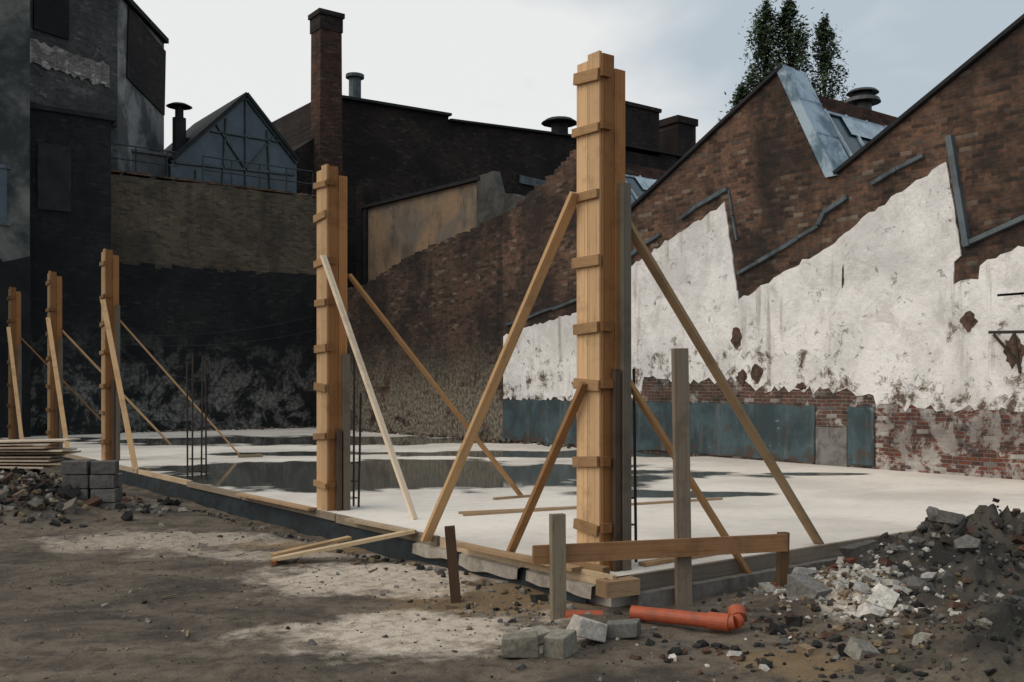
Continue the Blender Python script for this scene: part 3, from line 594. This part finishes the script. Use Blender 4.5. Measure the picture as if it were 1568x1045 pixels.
m.prism([(12.35,8.),L_,A_,R_,(17.5,8.)],'y',43,43.1); m.obj('roof',SLATE,E)
m=MB(); m.cyl((12.9,38.8,9.),(12.9,38.8,12.0),.26,n=14); m.cyl((12.9,38.8,12.0),(12.9,38.8,12.46),.16,n=12); m.cyl((12.9,38.8,12.45),(12.9,38.8,12.55),.5,.3,n=14); m.cyl((13.35,38.9,9),(13.35,38.9,11.3),.16,n=12); m.obj('flue_stack',SLATE)
m=MB(); m.prism([(17.4,8.5),(17.4,11.2),(18.6,12.1),(18.6,8.5)],'y',38.6,41); m.obj('lean_to_gable',B_FAR)
E=empty('brick_chimney',(19,38.4,0))
m=MB(); m.prism([(18.45,0),(19.6,0),(19.5,16.5),(18.52,16.5)],'y',38,38.9); m.obj('shaft',B_CH,E)
m=MB(); m.box(18.48,19.54,37.96,38.94,16.5,17.1); m.box(18.42,19.6,37.9,39.0,17.1,17.3); m.obj('crown',B_FAR,E)
E=empty('dark_brick_factory',(35,43,0))
m=MB(); m.prism([(19.4,0),(19.4,14.2),(20.4,14.35),(26.2,14.5),(26.2,14.25),(34,14.65),(50,14.8),(50,0)],'y',40,48); m.obj('walls',B_FAR,E)
m=MB(); m.beam((20.3,39.93,14.4),(26.25,39.93,14.55),.3,.12,side=(0,1,0)); m.beam((26.2,39.93,14.3),(34,39.93,14.7),.3,.1,side=(0,1,0)); m.beam((34,39.93,14.7),(50,39.93,14.85),.3,.1,side=(0,1,0))
m.obj('eaves_coping',SLATE,E)
m=MB(); m.box(37.6,40.4,40,41.6,14.5,17.0); m.box(37.5,40.5,39.9,41.7,17,17.2); m.box(41.9,43.4,40,41.6,14.5,16.7); m.box(41.8,43.5,39.9,41.7,16.7,17.1); m.obj('chimney_stacks',B_FAR,E)
m=MB(); m.cyl((21.5,40.6,14),(21.5,40.6,15.6),.28,n=14); m.cyl((21.5,40.6,15.6),(21.5,40.6,15.75),.42,n=14); m.obj('flue_pipe',LEAD,E)
m=MB(); m.cyl((33.6,40.6,14.4),(33.6,40.6,15.46),.45,n=12); m.cyl((33.6,40.6,15.45),(33.6,40.6,15.65),1.0,.7,n=12); m.obj('roof_cowl',SLATE,E)
m=MB(); m.beam((30.4,39.9,12.),(32.4,39.9,11.9),.06,.4,side=(0,1,0)); m.obj('skylight_strip',LEAD,E)
E=empty('rendered_lean_to',(20,32,0))
k=NT('stained_beige_render'); p=k.pos(); n1=k.noise(p,.55,5,.65,.5); n2=k.noise(p,2.5,5,.75); st=k.noise(k.scale(p,(.8,.8,.35)),1.,4,.7)
col=k.mix(k.ramp(n1,.40,.62),(.30,.205,.13),(.17,.145,.12)); col=k.mix(k.ramp(st,.50,.66,0,.55),col,(.06,.052,.045)); col=k.mix(k.ramp(n2,.54,.66,0,.55),col,(.09,.075,.06)); BE=k.fin(col,.9,k.bump(n2,.4,.02))
m=MB(); m.prism([(28.6,4),(28.6,8.75),(36.8,8.95),(36.8,4)],'x',20,20.3); m.obj('rendered_wall',BE,E)
m=MB(); m.beam((20.05,28.4,8.82),(20.05,37,9.02),.4,.12,side=(1,0,0)); m.beam((20.,36.75,4),(20.,36.75,9),.2,.3); m.obj('dark_verge',SLATE,E)
m=MB(); m.prism(jag([(28.6,8.9),(27.6,8.95),(27.3,8.2),(26.2,7.9),(25.2,7.6)],.3,.06)+[(25.2,4),(28.6,4)],'x',19.9,20.2); m.obj('broken_wall_end',plain('mid_grey_render',(.10,.095,.09),(.04,.038,.036),1.1,.9,.4),E)
m=MB(); m.box(20.3,26,28.6,36.8,4,8.6); m.obj('rear_block',B_FAR,E)
m=MB(); m.box(19.9,20.1,37,37.5,5,10.0); m.box(20.1,20.9,37.2,37.6,5,10.3); m.obj('brick_pier',B_FAR)
# ---------------------------------------------------------------- poplars
LEAF=NT('poplar_foliage'); c=LEAF.attr(); LEAF.fin(c,.8)
BARK=plain('poplar_bark',(.05,.042,.035),None,4.)
def poplar(cx,cy,H,wd,n,z0=4.):
    E=empty('poplar_tree',(cx,cy,-.25)); m=MB(); m.cyl((cx,cy,-.3),(cx,cy,H*.55),.35,.18,n=8); m.cyl((cx,cy,H*.55),(cx,cy,H*.97),.18,.02,n=6)
    clumps=[]; NC=150
    for i in range(NC):
        f=1-R.random()**1.25; z=z0+(H-z0)*f; rr=wd*.60*min(1,((1-f)*4.5)**.6)*(.8+.35*R.random()); a=R.uniform(0,6.28); q=rr*R.uniform(.15,1.05)
        c_=Vector((cx+q*math.cos(a),cy+q*math.sin(a),z)); clumps.append((c_,R.uniform(.4,.75)*(.5 if f>.93 else 1)))
        m.cyl((cx,cy,max(z0*.5,z-2.2)),c_,.05,.015,n=4,cap=False)
    m.obj('trunk_and_limbs',BARK,E); m=MB()
    for (c_,r) in clumps:
        sh=R.uniform(.5,1.6)
        for _ in range(n//NC):
            d=Vector((R.gauss(0,1),R.gauss(0,1),R.gauss(0,2.0)))*.5*r; q=c_+d
            u=Vector((R.uniform(-1,1),R.uniform(-1,1),R.uniform(-.6,1))).normalized(); v=u.orthogonal().normalized(); s_=R.uniform(.09,.19)
            b=len(m.v); m.v+=[q-u*s_,q+v*s_*.7,q+u*s_,q-v*s_*.7]; f=sh*R.uniform(.6,1.3); m.face([b,b+1,b+2,b+3],None,(.044*f,.068*f,.034*f))
    m.obj('foliage',LEAF.m,E)
poplar(54.9,46.3,22.3,2.8,8000); poplar(56.2,45.3,28.0,3.2,12000); poplar(57.6,44.3,28.4,2.9,12000); poplar(59.6,42.8,27.2,2.6,10000)
